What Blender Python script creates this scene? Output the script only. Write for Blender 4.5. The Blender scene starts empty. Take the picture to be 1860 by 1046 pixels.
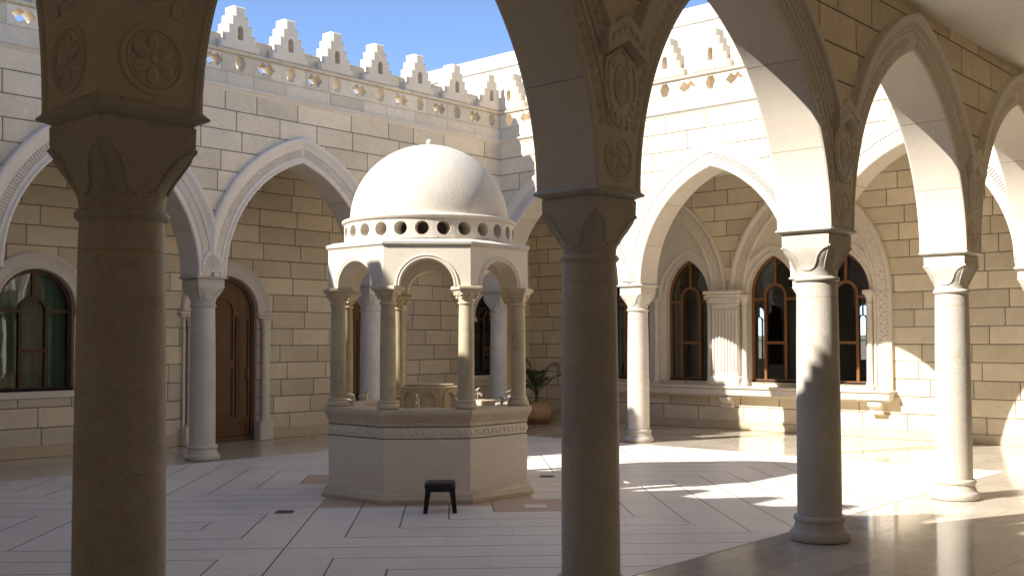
import bpy, bmesh, math, random
from math import sin, cos, pi, sqrt, radians, floor
from mathutils import Vector, Matrix
from mathutils.geometry import tessellate_polygon
random.seed(7)
scene = bpy.context.scene
COL = scene.collection

# ------------------------------------------------------------------ camera
cam_d = bpy.data.cameras.new("camera")
cam = bpy.data.objects.new("camera", cam_d)
COL.objects.link(cam)
YAW, PITCH, ROLL, EYE = .8395, .0328, .0025, 1.61
cam_d.sensor_width = 36.0
cam_d.lens = 36.0 * 1951.77 / 1860
cam_d.shift_y = 33.4 / 1860
cam_d.clip_start = .05
cam_d.clip_end = 6000
fw = Vector((sin(YAW) * cos(PITCH), cos(YAW) * cos(PITCH), sin(PITCH)))
rt = Vector((cos(YAW), -sin(YAW), 0))
up = rt.cross(fw)
rt2 = rt * cos(ROLL) + up * -sin(ROLL)
up2 = up * cos(ROLL) + rt * sin(ROLL)
M3 = Matrix((rt2, up2, -fw)).transposed()
cam.matrix_world = Matrix.Translation((0, 0, EYE)) @ M3.to_4x4()
scene.camera = cam

# ------------------------------------------------------------------ light
SUN_EL, SUN_AZ = 37.1, 21.9          # azimuth: degrees from -X towards +Y
sx, sy, sz = -cos(radians(SUN_AZ)) * cos(radians(SUN_EL)), sin(radians(SUN_AZ)) * cos(radians(SUN_EL)), sin(radians(SUN_EL))
world = bpy.data.worlds.new("World")
scene.world = world
world.use_nodes = True
wn = world.node_tree
for n in list(wn.nodes): wn.nodes.remove(n)
sky = wn.nodes.new("ShaderNodeTexSky"); sky.sky_type = 'NISHITA'; sky.sun_disc = False
sky.sun_elevation = radians(SUN_EL); sky.sun_rotation = math.atan2(sx, sy)
sky.air_density = .55; sky.dust_density = .0; sky.ozone_density = 2.2; sky.altitude = 300
bg = wn.nodes.new("ShaderNodeBackground"); bg.inputs[1].default_value = .084
wo = wn.nodes.new("ShaderNodeOutputWorld")
wn.links.new(sky.outputs[0], bg.inputs[0]); wn.links.new(bg.outputs[0], wo.inputs[0])
sun_d = bpy.data.lights.new("sun", 'SUN'); sun_d.energy = 2.9; sun_d.angle = radians(.53); sun_d.color = (1, .94, .855)
sun = bpy.data.objects.new("sun", sun_d); COL.objects.link(sun)
sun.rotation_euler = Vector((sx, sy, sz)).to_track_quat('Z', 'Y').to_euler()
scene.view_settings.view_transform = 'Standard'
scene.view_settings.look = 'None'
scene.view_settings.exposure = 1.88
scene.view_settings.gamma = 1
scene.render.engine = 'CYCLES'
cy = scene.cycles
cy.max_bounces = 10; cy.diffuse_bounces = 7; cy.glossy_bounces = 4; cy.transmission_bounces = 6; cy.transparent_max_bounces = 12
cy.caustics_reflective = False; cy.caustics_refractive = False
cy.use_denoising = True
cy.sample_clamp_indirect = 6

# ------------------------------------------------------------------ node helpers
class NT:
    def __init__(self, name):
        self.m = bpy.data.materials.new(name); self.m.use_nodes = True
        self.t = self.m.node_tree
        for n in list(self.t.nodes): self.t.nodes.remove(n)
        self.out = self.t.nodes.new("ShaderNodeOutputMaterial")
    def n(self, typ, **kw):
        nd = self.t.nodes.new(typ)
        for k, v in kw.items(): setattr(nd, k, v)
        return nd
    def link(self, a, b): self.t.links.new(a, b)
    def setin(self, sock, v):
        if hasattr(v, 'is_linked') or hasattr(v, 'links'): self.link(v, sock)
        else: sock.default_value = v
    def math(self, op, a, b=None, c=None, clamp=False):
        nd = self.n("ShaderNodeMath", operation=op); nd.use_clamp = clamp
        self.setin(nd.inputs[0], a)
        if b is not None: self.setin(nd.inputs[1], b)
        if c is not None: self.setin(nd.inputs[2], c)
        return nd.outputs[0]
    def add(self, a, b): return self.math('ADD', a, b)
    def sub(self, a, b): return self.math('SUBTRACT', a, b)
    def mul(self, a, b): return self.math('MULTIPLY', a, b)
    def div(self, a, b): return self.math('DIVIDE', a, b)
    def flo(self, a): return self.math('FLOOR', a)
    def lt(self, a, b): return self.math('LESS_THAN', a, b)
    def gt(self, a, b): return self.math('GREATER_THAN', a, b)
    def mx(self, a, b): return self.math('MAXIMUM', a, b)
    def mn(self, a, b): return self.math('MINIMUM', a, b)
    def coord(self, kind='Object'): return self.n("ShaderNodeTexCoord").outputs[kind]
    def xyz(self, v):
        s = self.n("ShaderNodeSeparateXYZ"); self.link(v, s.inputs[0]); return s.outputs
    def comb(self, x, y, z):
        c = self.n("ShaderNodeCombineXYZ")
        for i, v in enumerate((x, y, z)): self.setin(c.inputs[i], v)
        return c.outputs[0]
    def noise(self, vec, scale, detail=4, rough=.6, dist=0):
        nd = self.n("ShaderNodeTexNoise"); self.setin(nd.inputs['Vector'], vec)
        nd.inputs['Scale'].default_value = scale; nd.inputs['Detail'].default_value = detail
        nd.inputs['Roughness'].default_value = rough; nd.inputs['Distortion'].default_value = dist
        return nd.outputs[0]
    def white(self, vec):
        nd = self.n("ShaderNodeTexWhiteNoise", noise_dimensions='3D'); self.setin(nd.inputs['Vector'], vec); return nd.outputs[0]
    def ramp(self, f, stops):
        nd = self.n("ShaderNodeValToRGB"); self.setin(nd.inputs[0], f)
        el = nd.color_ramp.elements
        while len(el) < len(stops): el.new(.5)
        for e, (p, c) in zip(el, stops): e.position = p; e.color = (*c, 1)
        return nd.outputs[0]
    def mix(self, f, a, b, mode='MIX'):
        nd = self.n("ShaderNodeMix", data_type='RGBA', blend_type=mode)
        self.setin(nd.inputs[0], f)
        for s, v in ((nd.inputs[6], a), (nd.inputs[7], b)):
            if isinstance(v, tuple): s.default_value = (*v[:3], 1)
            else: self.link(v, s)
        return nd.outputs[2]
    def scale_col(self, col, f):
        nd = self.n("ShaderNodeVectorMath", operation='SCALE'); self.link(col, nd.inputs[0]); self.setin(nd.inputs[3], f); return nd.outputs[0]
    def range(self, v, a, b, c, d):
        nd = self.n("ShaderNodeMapRange"); self.setin(nd.inputs[0], v)
        for i, x in enumerate((a, b, c, d)): nd.inputs[i + 1].default_value = x
        return nd.outputs[0]
    def bump(self, h, strength, dist=.01, prev=None):
        nd = self.n("ShaderNodeBump"); nd.inputs['Strength'].default_value = strength; nd.inputs['Distance'].default_value = dist
        self.setin(nd.inputs['Height'], h)
        if prev is not None: self.link(prev, nd.inputs['Normal'])
        return nd.outputs[0]
    def bsdf(self, col, rough=.6, normal=None, spec=.3, metal=0, coat=0):
        b = self.n("ShaderNodeBsdfPrincipled")
        if isinstance(col, tuple): b.inputs['Base Color'].default_value = (*col, 1)
        else: self.link(col, b.inputs['Base Color'])
        self.setin(b.inputs['Roughness'], rough)
        b.inputs['Specular IOR Level'].default_value = spec; b.inputs['Metallic'].default_value = metal
        if coat: b.inputs['Coat Weight'].default_value = coat; b.inputs['Coat Roughness'].default_value = .08
        if normal is not None: self.link(normal, b.inputs['Normal'])
        self.link(b.outputs[0], self.out.inputs[0]); return b

def joint_mask(N, f, period, off, half):          # 1 in the joint
    x = N.math('FRACT', N.div(N.sub(f, off), period))
    d = N.mul(N.mn(x, N.sub(1.0, x)), period)
    return N.lt(d, half), N.flo(N.div(N.sub(f, off), period)), d

def mat_ashlar(name, base, warm, course=.285, z0=0.0, blocks=1.3, half=.0055, joint=(.11, .092, .07), rough_bump=.85):
    N = NT(name); P = N.coord(); x, y, z = N.xyz(P)
    h = N.add(x, y)
    jm, ci, dz = joint_mask(N, z, course, z0, half)
    cr = N.white(N.comb(ci, 3.7, 1.1))
    w = N.add(N.mul(h, blocks), N.mul(cr, 91.7))
    def vor(feat):
        nd = N.n("ShaderNodeTexVoronoi", voronoi_dimensions='1D', feature=feat); N.link(w, nd.inputs['W']); nd.inputs['Scale'].default_value = 1; nd.inputs['Randomness'].default_value = .72; return nd
    de = N.div(vor('DISTANCE_TO_EDGE').outputs['Distance'], blocks)
    vj = N.lt(de, half)
    cell = vor('F1').outputs['W']
    rnd = N.white(N.comb(N.flo(N.mul(cell, 50.0)), ci, 0.3))
    rnd2 = N.white(N.comb(N.flo(N.mul(cell, 50.0)), ci, 9.3))
    j = N.mx(jm, vj)
    big = N.noise(P, 1.3, 5, .6); fine = N.noise(P, 34, 5, .7); grain = N.noise(P, 95, 3, .7); mid = N.noise(P, 6, 5, .65)
    c = N.mix(N.range(rnd2, 0, 1, 0, 1), base, warm)
    c = N.scale_col(c, N.range(rnd, 0, 1, .83, 1.09))
    c = N.scale_col(c, N.range(big, .3, .7, .93, 1.07))
    c = N.scale_col(c, N.range(mid, .3, .75, 1.04, .92))
    c = N.scale_col(c, N.range(fine, .3, .75, .9, 1.08))
    stain = N.range(N.noise(P, 3.1, 6, .75, .6), .6, .75, 0, .4)
    c = N.mix(stain, c, (base[0] * .82, base[1] * .7, base[2] * .52))
    c = N.mix(j, c, joint)
    edge = N.range(N.mn(dz, de), 0, .022, 0, 1)
    hgt = N.add(N.add(N.mul(fine, .55), N.mul(grain, .3)), N.mul(mid, .5))
    nb = N.bump(hgt, rough_bump, .012)
    nb = N.bump(edge, .8, .012, nb)
    N.bsdf(c, .85, nb, .15)
    return N.m

def mat_stone(name, base, var=.1, stain_col=None, stain_amt=.35, bump=.25, rough=.62, spec=.25, joints=None, scale=1.0, veins=0, ring=None):
    N = NT(name); P0 = N.coord()
    oi = N.n("ShaderNodeObjectInfo").outputs['Random']
    va = N.n("ShaderNodeVectorMath", operation='ADD'); N.link(P0, va.inputs[0]); N.link(N.comb(N.mul(oi, 17), N.mul(oi, 31), N.mul(oi, 5)), va.inputs[1]); P = va.outputs[0]
    big = N.noise(P, 1.1 * scale, 5, .6); mid = N.noise(P, 7 * scale, 6, .7, .4); fine = N.noise(P, 60 * scale, 4, .7)
    pits = N.noise(P, 26 * scale, 3, .5)
    c = N.scale_col(N.mix(0.0, base, base), N.range(big, .3, .7, 1 - var, 1 + var))
    c = N.scale_col(c, N.range(mid, .3, .7, 1 + var * .5, 1 - var * .5))
    c = N.scale_col(c, N.range(fine, .3, .7, .95, 1.05))
    c = N.scale_col(c, N.range(oi, 0, 1, .97, 1.03))
    sc = stain_col or (base[0] * .8, base[1] * .66, base[2] * .45)
    st = N.range(N.noise(P, 2.3 * scale, 7, .78, .8), .56, .74, 0, stain_amt)
    c = N.mix(st, c, sc)
    if veins:
        wv = N.noise(P, 3.0, 8, .62, 1.6)
        vm = N.range(N.math('ABSOLUTE', N.sub(wv, .5)), 0, .012, veins, 0)
        c = N.mix(vm, c, (base[0] * .55, base[1] * .45, base[2] * .32))
    pm = N.range(pits, .70, .76, 0, .5)
    c = N.mix(pm, c, (base[0] * .5, base[1] * .45, base[2] * .38))
    nb = N.bump(N.add(fine, N.mul(mid, .8)), bump, .006)
    if ring:
        zz = N.add(N.xyz(P0)[2], N.mul(N.sub(mid, .5), .03))
        c = N.mix(N.range(N.math('ABSOLUTE', N.sub(zz, ring)), 0, .009, .5, 0), c, (base[0] * .8, base[1] * .6, base[2] * .38))
    if joints:
        z = N.xyz(P0)[2]
        jm, ci, dz = joint_mask(N, z, joints, 2.51, .0035)
        c = N.scale_col(c, N.range(N.white(N.comb(ci, 1.3, N.mul(oi, 9))), 0, 1, .94, 1.05))
        c = N.mix(N.mul(jm, .6), c, (.2, .16, .11))
    N.bsdf(c, rough, nb, spec)
    return N.m

def mat_court():
    N = NT("courtyard_paving"); P = N.coord(); x, y, z = N.xyz(P)
    a, b = N.sub(x, 8.2), N.sub(y, 8.55)
    dp = N.mul(N.add(a, b), .70711); dm = N.mul(N.sub(a, b), .70711)
    i = N.mn(N.flo(N.div(N.sub(x, 8.15), 3.03)), 0.0)
    j = N.mx(N.mn(N.flo(N.div(N.sub(y, 8.5), 1.52)), 1.0), -2.0)
    par = N.math('ABSOLUTE', N.math('MODULO', N.add(i, j), 2.0))      # 1: strips across, 0: strips along
    f = N.add(N.mul(par, N.add(dp, 1.6)), N.mul(N.sub(1.0, par), N.sub(dm, .2)))
    g = N.add(N.mul(par, dm), N.mul(N.sub(1.0, par), dp))
    jm, fi, d1 = joint_mask(N, f, .425, 0.0, .0062)
    cr = N.white(N.comb(fi, par, N.add(i, N.mul(j, 7.0))))
    jm2, gi, d2 = joint_mask(N, N.add(g, N.mul(cr, 3.0)), 1.15, 0.0, .0035)
    rnd = N.white(N.comb(fi, gi, N.add(par, N.mul(i, 3.0))))
    big = N.noise(P, .7, 5, .6); mid = N.noise(N.comb(N.mul(dp, 3), N.mul(dm, 1), z), 4, 6, .7, .5); fine = N.noise(P, 70, 3, .7)
    base = (.79, .725, .64)
    c = N.scale_col(N.mix(rnd, base, (.80, .735, .65)), N.range(rnd, 0, 1, .965, 1.025))
    c = N.scale_col(c, N.range(big, .3, .7, .92, 1.06)); c = N.scale_col(c, N.range(mid, .3, .7, .93, 1.06)); c = N.scale_col(c, N.range(fine, .3, .7, .95, 1.05))
    def rect(p0, p1, m0, m1):
        return N.mn(N.mn(N.gt(dp, p0), N.lt(dp, p1)), N.mn(N.gt(dm, m0), N.lt(dm, m1)))
    pk = rect(-1.26, 1.375, -1.08, 1.05)
    for r in ((-1.62, -.83, .62, 1.5), (.54, 1.375, -1.51, -.66)): pk = N.mx(pk, rect(*r))
    pk = N.mul(pk, N.sub(1.0, rect(-1.38, -1.18, .94, 1.15)))
    pinkc = N.scale_col(N.mix(N.noise(P, 9, 6, .75, .5), (.50, .34, .25), (.58, .43, .33)), N.range(fine, .3, .7, .94, 1.06))
    c = N.mix(pk, c, pinkc)
    stain = N.range(N.noise(P, 1.7, 7, .8, .7), .58, .75, 0, .25)
    c = N.mix(stain, c, (.40, .36, .31))
    c = N.mix(N.mul(jm2, .22), c, (.2, .18, .16))
    c = N.mix(jm, c, (.055, .047, .04))
    nb = N.bump(N.sub(N.mul(fine, .3), N.mul(jm, 1.0)), .25, .006)
    N.bsdf(c, N.range(mid, .3, .7, .36, .5), nb, .35)
    return N.m

def mat_passage():
    N = NT("polished_marble_tiles"); P = N.coord(); x, y, z = N.xyz(P)
    jm, ri, d1 = joint_mask(N, y, .405, .1, .0028)
    cr = N.white(N.comb(ri, .5, .2))
    jm2, ci, d2 = joint_mask(N, N.add(x, N.mul(N.math('MODULO', ri, 2.0), .3)), .61, .0, .0028)
    rnd = N.white(N.comb(ri, ci, .7))
    big = N.noise(P, 1.1, 6, .65, .5); mid = N.noise(P, 5, 7, .72, .9); fine = N.noise(P, 45, 3, .6)
    c = N.scale_col(N.mix(rnd, (.57, .51, .41), (.60, .545, .45)), N.range(rnd, 0, 1, .92, 1.05))
    c = N.scale_col(c, N.range(big, .3, .7, .93, 1.06)); c = N.scale_col(c, N.range(mid, .3, .7, .94, 1.05))
    st = N.range(N.noise(P, 2.6, 7, .8, .9), .56, .72, 0, .45)
    c = N.mix(st, c, (.46, .33, .2))
    # pink marble diamonds inlaid along the middle of the passages
    def diamonds(u, v, uc, per, voff):
        fv = N.sub(N.math('FRACT', N.div(N.sub(v, voff), per)), .5)
        return N.lt(N.add(N.math('ABSOLUTE', N.sub(u, uc)), N.mul(N.math('ABSOLUTE', fv), per)), .23)
    pk = N.mul(diamonds(x, y, 15.85, 1.515, .3), N.gt(x, 15))
    c = N.mix(N.mul(pk, .85), c, (.46, .3, .2))
    j = N.mx(jm, jm2)
    c = N.mix(N.mul(j, .75), c, (.16, .12, .09))
    nb = N.bump(N.sub(N.mul(big, .6), N.mul(j, .5)), .06, .004)
    N.bsdf(c, N.range(mid, .3, .7, .06, .15), nb, .5)
    return N.m

def mat_simple(name, col, rough=.5, spec=.3, metal=0, var=.08, scale=8, bump=0, coat=0):
    N = NT(name); P = N.coord(); n = N.noise(P, scale, 5, .65)
    c = N.scale_col(N.mix(0.0, col, col), N.range(n, .3, .7, 1 - var, 1 + var))
    nb = N.bump(N.noise(P, scale * 6, 3, .6), bump, .004) if bump else None
    N.bsdf(c, rough, nb, spec, metal, coat); return N.m

def mat_wood(name, dark, light, rough=.42):
    N = NT(name); P = N.coord(); x, y, z = N.xyz(P)
    g = N.noise(N.comb(N.mul(x, 26), N.mul(y, 26), N.mul(z, 1.6)), 1.4, 6, .65, .8)
    f = N.noise(N.comb(N.mul(x, 160), N.mul(y, 160), N.mul(z, 6)), 1.0, 3, .6)
    c = N.mix(N.range(g, .3, .7, 0, 1), dark, light); c = N.scale_col(c, N.range(f, .3, .7, .88, 1.1))
    N.bsdf(c, rough, N.bump(g, .15, .003), .35); return N.m

def mat_glass(name, tint=(.80, .83, .85)):
    N = NT(name)
    tr = N.n("ShaderNodeBsdfTransparent"); tr.inputs[0].default_value = (*tint, 1)
    gl = N.n("ShaderNodeBsdfGlossy"); gl.inputs['Roughness'].default_value = .015; gl.inputs[0].default_value = (.9, .9, .9, 1)
    wav = N.noise(N.coord(), 1.6, 2, .5); N.link(N.bump(wav, .05, .02), gl.inputs['Normal'])
    fr = N.n("ShaderNodeFresnel"); fr.inputs[0].default_value = 1.55
    mx = N.n("ShaderNodeMixShader"); N.link(N.math('MULTIPLY', fr.outputs[0], 1.5, clamp=True), mx.inputs[0]); N.link(tr.outputs[0], mx.inputs[1]); N.link(gl.outputs[0], mx.inputs[2])
    N.link(mx.outputs[0], N.out.inputs[0]); return N.m

def mat_curtain():
    N = NT("green_curtain_cloth"); P = N.coord(); x, y, z = N.xyz(P)
    n = N.noise(N.comb(N.mul(x, 40), y, N.mul(z, 3)), 1, 4, .6)
    c = N.mix(n, (.12, .28, .13), (.24, .46, .24))
    b = N.bsdf(c, .8, None, .2); b.inputs['Sheen Weight'].default_value = .3
    return N.m

M = {}
M['ashlar'] = mat_ashlar("rough_ashlar_limestone", (.80, .69, .515), (.81, .695, .505))
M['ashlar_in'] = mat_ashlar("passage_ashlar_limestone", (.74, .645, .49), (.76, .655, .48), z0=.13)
M['frieze'] = mat_ashlar("hammered_parapet_stone", (.76, .66, .505), (.78, .67, .50), course=.26, z0=5.125, blocks=1.6, half=.003, joint=(.45, .39, .3), rough_bump=.4)
M['merlon'] = mat_stone('merlon_limestone', (.74, .645, .505), .07, stain_amt=.3, bump=.6, rough=.8, spec=.15)
M['stone'] = mat_stone("dressed_limestone", (.72, .655, .56), .06, stain_amt=.25, bump=.2)
M['soffit'] = mat_stone("arch_soffit_limestone", (.68, .61, .51), .06, stain_amt=.3, bump=.25, joints=.62)
M['column'] = mat_stone("column_limestone", (.56, .515, .44), .12, stain_amt=.45, bump=.45, rough=.5, veins=.4, ring=1.965)
M['marble'] = mat_stone("yellow_base_marble", (.58, .48, .33), .1, stain_amt=.6, bump=.1, rough=.35, veins=.4)
M['fount'] = mat_stone("fountain_limestone", (.74, .67, .555), .05, stain_amt=.3, bump=.3, rough=.6)
M['fcol'] = mat_stone("mottled_column_marble", (.50, .43, .30), .12, stain_amt=.6, bump=.1, rough=.35, veins=.5, scale=1.8)
M['rim'] = mat_stone("rim_limestone", (.58, .49, .35), .1, stain_amt=.5, bump=.15, rough=.4, veins=.3)
M['dome'] = mat_stone("dome_limestone", (.64, .585, .505), .07, stain_amt=.35, bump=.9, rough=.75)
M['court'] = mat_court()
M['passage'] = mat_passage()
M['plaster'] = mat_simple("white_ceiling_plaster", (.82, .81, .78), .8, .1, var=.03, scale=2, bump=.05)
M['upper'] = mat_ashlar("upper_storey_stone", (.63, .57, .47), (.65, .59, .48), course=2.2, z0=5.25, blocks=2.6, half=.006, joint=(.4, .36, .3), rough_bump=.3)
M['coping'] = mat_simple("white_coping", (.78, .76, .72), .7, .2, var=.03, scale=3)
M['wood'] = mat_wood("stained_oak_door", (.10, .048, .018), (.19, .095, .04))
M['frame'] = mat_wood("window_frame_wood", (.16, .07, .026), (.25, .115, .045), .35)
M['frame_dk'] = mat_wood("dark_window_frame_wood", (.06, .028, .014), (.11, .05, .022), .35)
M['glass'] = mat_glass("window_glass")
M['curtain'] = mat_curtain()
M['plastic'] = mat_simple("black_plastic", (.012, .012, .014), .38, .4, var=.1, scale=20, bump=.05)
M['terracotta'] = mat_simple("glazed_terracotta", (.50, .32, .17), .35, .4, var=.2, scale=6)
M['terracotta2'] = mat_simple("dark_terracotta", (.28, .12, .06), .5, .3, var=.15)
M['soil'] = mat_simple("potting_soil", (.04, .028, .018), .95, .1, var=.3, scale=30, bump=.5)
M['leaf'] = mat_simple("palm_leaf", (.055, .085, .03), .45, .35, var=.3, scale=5)
M['stem'] = mat_simple("palm_stem", (.09, .09, .04), .6, .3, var=.2)
M['chrome'] = mat_simple("chrome", (.75, .76, .78), .12, .5, 1, var=.02)
M['black'] = mat_simple("black_joint_line", (.015, .013, .011), .7, .2)
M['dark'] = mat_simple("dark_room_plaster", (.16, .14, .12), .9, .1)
M['grate'] = mat_simple("bronze_drain_grate", (.17, .14, .11), .45, .4, .4)
M['ground'] = mat_simple("dry_ground", (.26, .21, .14), .95, .1, var=.3, scale=.02)
M['hill'] = mat_simple("dry_hill_ground", (.22, .22, .15), .95, .1, var=.3, scale=.01)

# ------------------------------------------------------------------ mesh builder
class MB:
    def __init__(self): self.v = []; self.f = []; self.mi = []
    def vert(self, p): self.v.append(tuple(p)); return len(self.v) - 1
    def face(self, idx, mi=0): self.f.append(tuple(idx)); self.mi.append(mi)
    def poly(self, pts, mi=0): self.face([self.vert(p) for p in pts], mi)
    def box(self, x0, x1, y0, y1, z0, z1, mi=0, T=None):
        c = [(x, y, z) for z in (z0, z1) for y in (y0, y1) for x in (x0, x1)]
        if T: c = [T(p) for p in c]
        i = [self.vert(p) for p in c]
        for q in ((0, 2, 3, 1), (4, 5, 7, 6), (0, 1, 5, 4), (2, 6, 7, 3), (0, 4, 6, 2), (1, 3, 7, 5)): self.face([i[k] for k in q], mi)
    def bbox(self, x0, x1, y0, y1, z0, z1, b, mi=0, T=None):       # box with chamfered edges
        rings = [(z0, b), (z0 + b, 0), (z1 - b, 0), (z1, b)]
        L = []
        for z, s in rings:
            pts = [(x0 + b + s, y0 + s, z), (x1 - b - s, y0 + s, z), (x1 - s, y0 + b + s, z), (x1 - s, y1 - b - s, z), (x1 - b - s, y1 - s, z), (x0 + b + s, y1 - s, z), (x0 + s, y1 - b - s, z), (x0 + s, y0 + b + s, z)]
            if T: pts = [T(p) for p in pts]
            L.append([self.vert(p) for p in pts])
        self.loft(L, True, True, mi)
    def loft(self, L, close=True, caps=False, mi=0, flip=False):
        for a, b in zip(L, L[1:]):
            n = len(a)
            for k in range(n if close else n - 1):
                self.face((a[k], a[(k + 1) % n], b[(k + 1) % n], b[k]), mi)
        if caps: self.face(L[0][::-1], mi); self.face(L[-1], mi)
    def lathe(self, prof, n=32, c=(0, 0), mi=0, caps=True, a0=0.0):
        L = []
        for r, z in prof: L.append([self.vert((c[0] + r * cos(a0 + 2 * pi * k / n), c[1] + r * sin(a0 + 2 * pi * k / n), z)) for k in range(n)])
        self.loft(L, True, caps, mi)
    def tube(self, pts, r, n=6, mi=0, caps=True):
        pts = [Vector(p) for p in pts]; L = []
        rr = r if isinstance(r, (list, tuple)) else [r] * len(pts)
        ref = None
        for k, p in enumerate(pts):
            t = (pts[min(k + 1, len(pts) - 1)] - pts[max(k - 1, 0)]).normalized()
            if ref is None: ref = Vector((0, 0, 1)) if abs(t.z) < .9 else Vector((1, 0, 0))
            a = t.cross(ref).normalized(); b = t.cross(a).normalized(); ref = a.cross(t)
            L.append([self.vert(p + (a * cos(2 * pi * j / n) + b * sin(2 * pi * j / n)) * rr[k]) for j in range(n)])
        self.loft(L, True, caps, mi)
    def prism(self, outer, holes, y0, y1, mi=0, side=None, T=None, hside=None):
        # 2D (x, z) outline with holes, extruded from y0 to y1
        side = mi if side is None else side; hside = side if hside is None else hside
        loops = [list(outer)] + [list(h) for h in holes]
        tri = tessellate_polygon([[Vector((p[0], p[1], 0)) for p in lp] for lp in loops])
        flat = [p for lp in loops for p in lp]
        tf = T or (lambda p: p)
        A = [self.vert(tf((p[0], y0, p[1]))) for p in flat]; B = [self.vert(tf((p[0], y1, p[1]))) for p in flat]
        for t in tri: self.face([A[i] for i in t], mi); self.face([B[i] for i in reversed(t)], mi)
        o = 0
        for li, lp in enumerate(loops):
            n = len(lp)
            for k in range(n):
                sd = side if li == 0 else hside
                if li == 0 and callable(side): sd = side(lp[k], lp[(k + 1) % n])
                self.face((A[o + k], A[o + (k + 1) % n], B[o + (k + 1) % n], B[o + k]), sd)
            o += n
    def bump(self, c, ax, ay, az, n=8, m=3, rot=0.0, s=1, mi=0):   # half ellipsoid standing on plane y = c.y, rising along s*y
        L = []
        for j in range(m):
            ph = j * (pi / 2) / m
            ring = []
            for k in range(n):
                t = 2 * pi * k / n
                X, Z = ax * cos(ph) * cos(t), az * cos(ph) * sin(t)
                ring.append(self.vert((c[0] + X * cos(rot) - Z * sin(rot), c[1] + s * ay * sin(ph), c[2] + X * sin(rot) + Z * cos(rot))))
            L.append(ring)
        self.loft(L, True, False, mi)
        top = self.vert((c[0], c[1] + s * ay, c[2]))
        for k in range(n): self.face((L[-1][k], L[-1][(k + 1) % n], top), mi)
    def torus(self, c, R, r, s=1, n=28, m=8, sx=1, sz=1, mi=0):      # ring lying on plane y = c.y
        L = []
        for k in range(n):
            t = 2 * pi * k / n
            L.append([self.vert((c[0] + sx * (R + r * cos(2 * pi * j / m)) * cos(t), c[1] + s * r * sin(2 * pi * j / m), c[2] + sz * (R + r * cos(2 * pi * j / m)) * sin(t))) for j in range(m)])
        self.loft(L + [L[0]], True, False, mi)
    def build(self, name, mats, parent=None, angle=35, loc=None, recalc=True):
        me = bpy.data.meshes.new(name)
        me.from_pydata(self.v, [], self.f)
        for m in (mats if isinstance(mats, (list, tuple)) else [mats]): me.materials.append(m)
        me.polygons.foreach_set('material_index', self.mi)
        if recalc:
            bm = bmesh.new(); bm.from_mesh(me)
            bmesh.ops.recalc_face_normals(bm, faces=bm.faces); bm.to_mesh(me); bm.free()
        me.shade_smooth()
        me.set_sharp_from_angle(angle=radians(angle))
        o = bpy.data.objects.new(name, me); COL.objects.link(o)
        if parent: o.parent = parent
        if loc: o.location = loc
        return o

def thing(name, label, cat, loc=(0, 0, 0), rz=0, group=None):
    o = bpy.data.objects.new(name, None); COL.objects.link(o); o.empty_display_size = .2
    o.location = loc; o.rotation_euler = (0, 0, rz); o['kind'] = 'thing'; tag(o, label, cat, group); return o
def tag(o, label, cat, group=None):
    o['label'] = label; o['category'] = cat
    if group: o['group'] = group
    return o
def struct(o): o['kind'] = 'structure'; return o
def dup(root, loc, rz, label, group=None):
    r = root.copy(); COL.objects.link(r); r.location = loc; r.rotation_euler = (0, 0, rz); r['label'] = label
    if group: r['group'] = group
    for ch in list(root.children):
        c = ch.copy(); COL.objects.link(c); c.parent = r
        for g in list(ch.children):
            d = g.copy(); COL.objects.link(d); d.parent = c
    return r

# ------------------------------------------------------------------ dimensions
S = 3.0304; UR, VN = 14.262, 4.006; UL = UR - 4 * S; VF = VN + 3 * S
T = .22                       # half thickness of arcade walls, and half pier
H = 2.51                      # springing
HALF = S / 2 - T; RISE = 1.74
RAD = (RISE ** 2 + HALF ** 2) / (2 * HALF)
ZC = 4.67                     # passage ceiling
Z1, Z2, Z3 = 5.13, 5.65, 5.93 # cornice, string course, parapet top
UB, VB = 17.352, 15.066       # rear walls
UW, VW = -1.0, -.55           # walls behind the camera

def arch_pts(xs, half, rad, spring, n=20, o=0.0):
    """pointed arch outline from left springing to right springing, offset outwards by o"""
    cl = xs + rad; cr_ = xs + 2 * half - rad
    a1 = math.acos(max(-1, min(1, (rad - half) / (rad + o))))
    L = [(cl - (rad + o) * cos(a1 * k / n), spring + (rad + o) * sin(a1 * k / n)) for k in range(n + 1)]
    return L + [(2 * (xs + half) - x, z) for x, z in L[-2::-1]]
def round_pts(xc, r, spring, n=24):
    return [(xc - r * cos(pi * k / n), spring + r * sin(pi * k / n)) for k in range(n + 1)]

def arch_ring(mb, xs, half, rad, spring, y, s, prof, xclip0, xclip1, zmin=0.0, n=26, mi=0):
    """moulding swept along both arcs of a pointed arch; prof = [(offset, relief)], clipped at xclip0 / xclip1"""
    xm = xs + half
    for side in (0, 1):
        clip = xs - xclip0 if side == 0 else xclip1 - (xs + 2 * half)
        rows = []
        for o, d in prof:
            R = rad + o
            lim = max(0.0, R * R - (rad + clip) ** 2)
            z0 = max(sqrt(lim), zmin); a0 = math.asin(min(1, z0 / R)); a1 = math.acos((rad - half) / R)
            row = []
            for k in range(n + 1):
                a = a0 + (a1 - a0) * k / n
                x = xs + rad - R * cos(a)
                if side: x = 2 * xm - x
                row.append(mb.vert((x, y + s * d, spring + R * sin(a))))
            rows.append(row)
        mb.loft(rows, False, False, mi)
        if zmin > 0: mb.face([r[0] for r in rows], mi)

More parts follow.
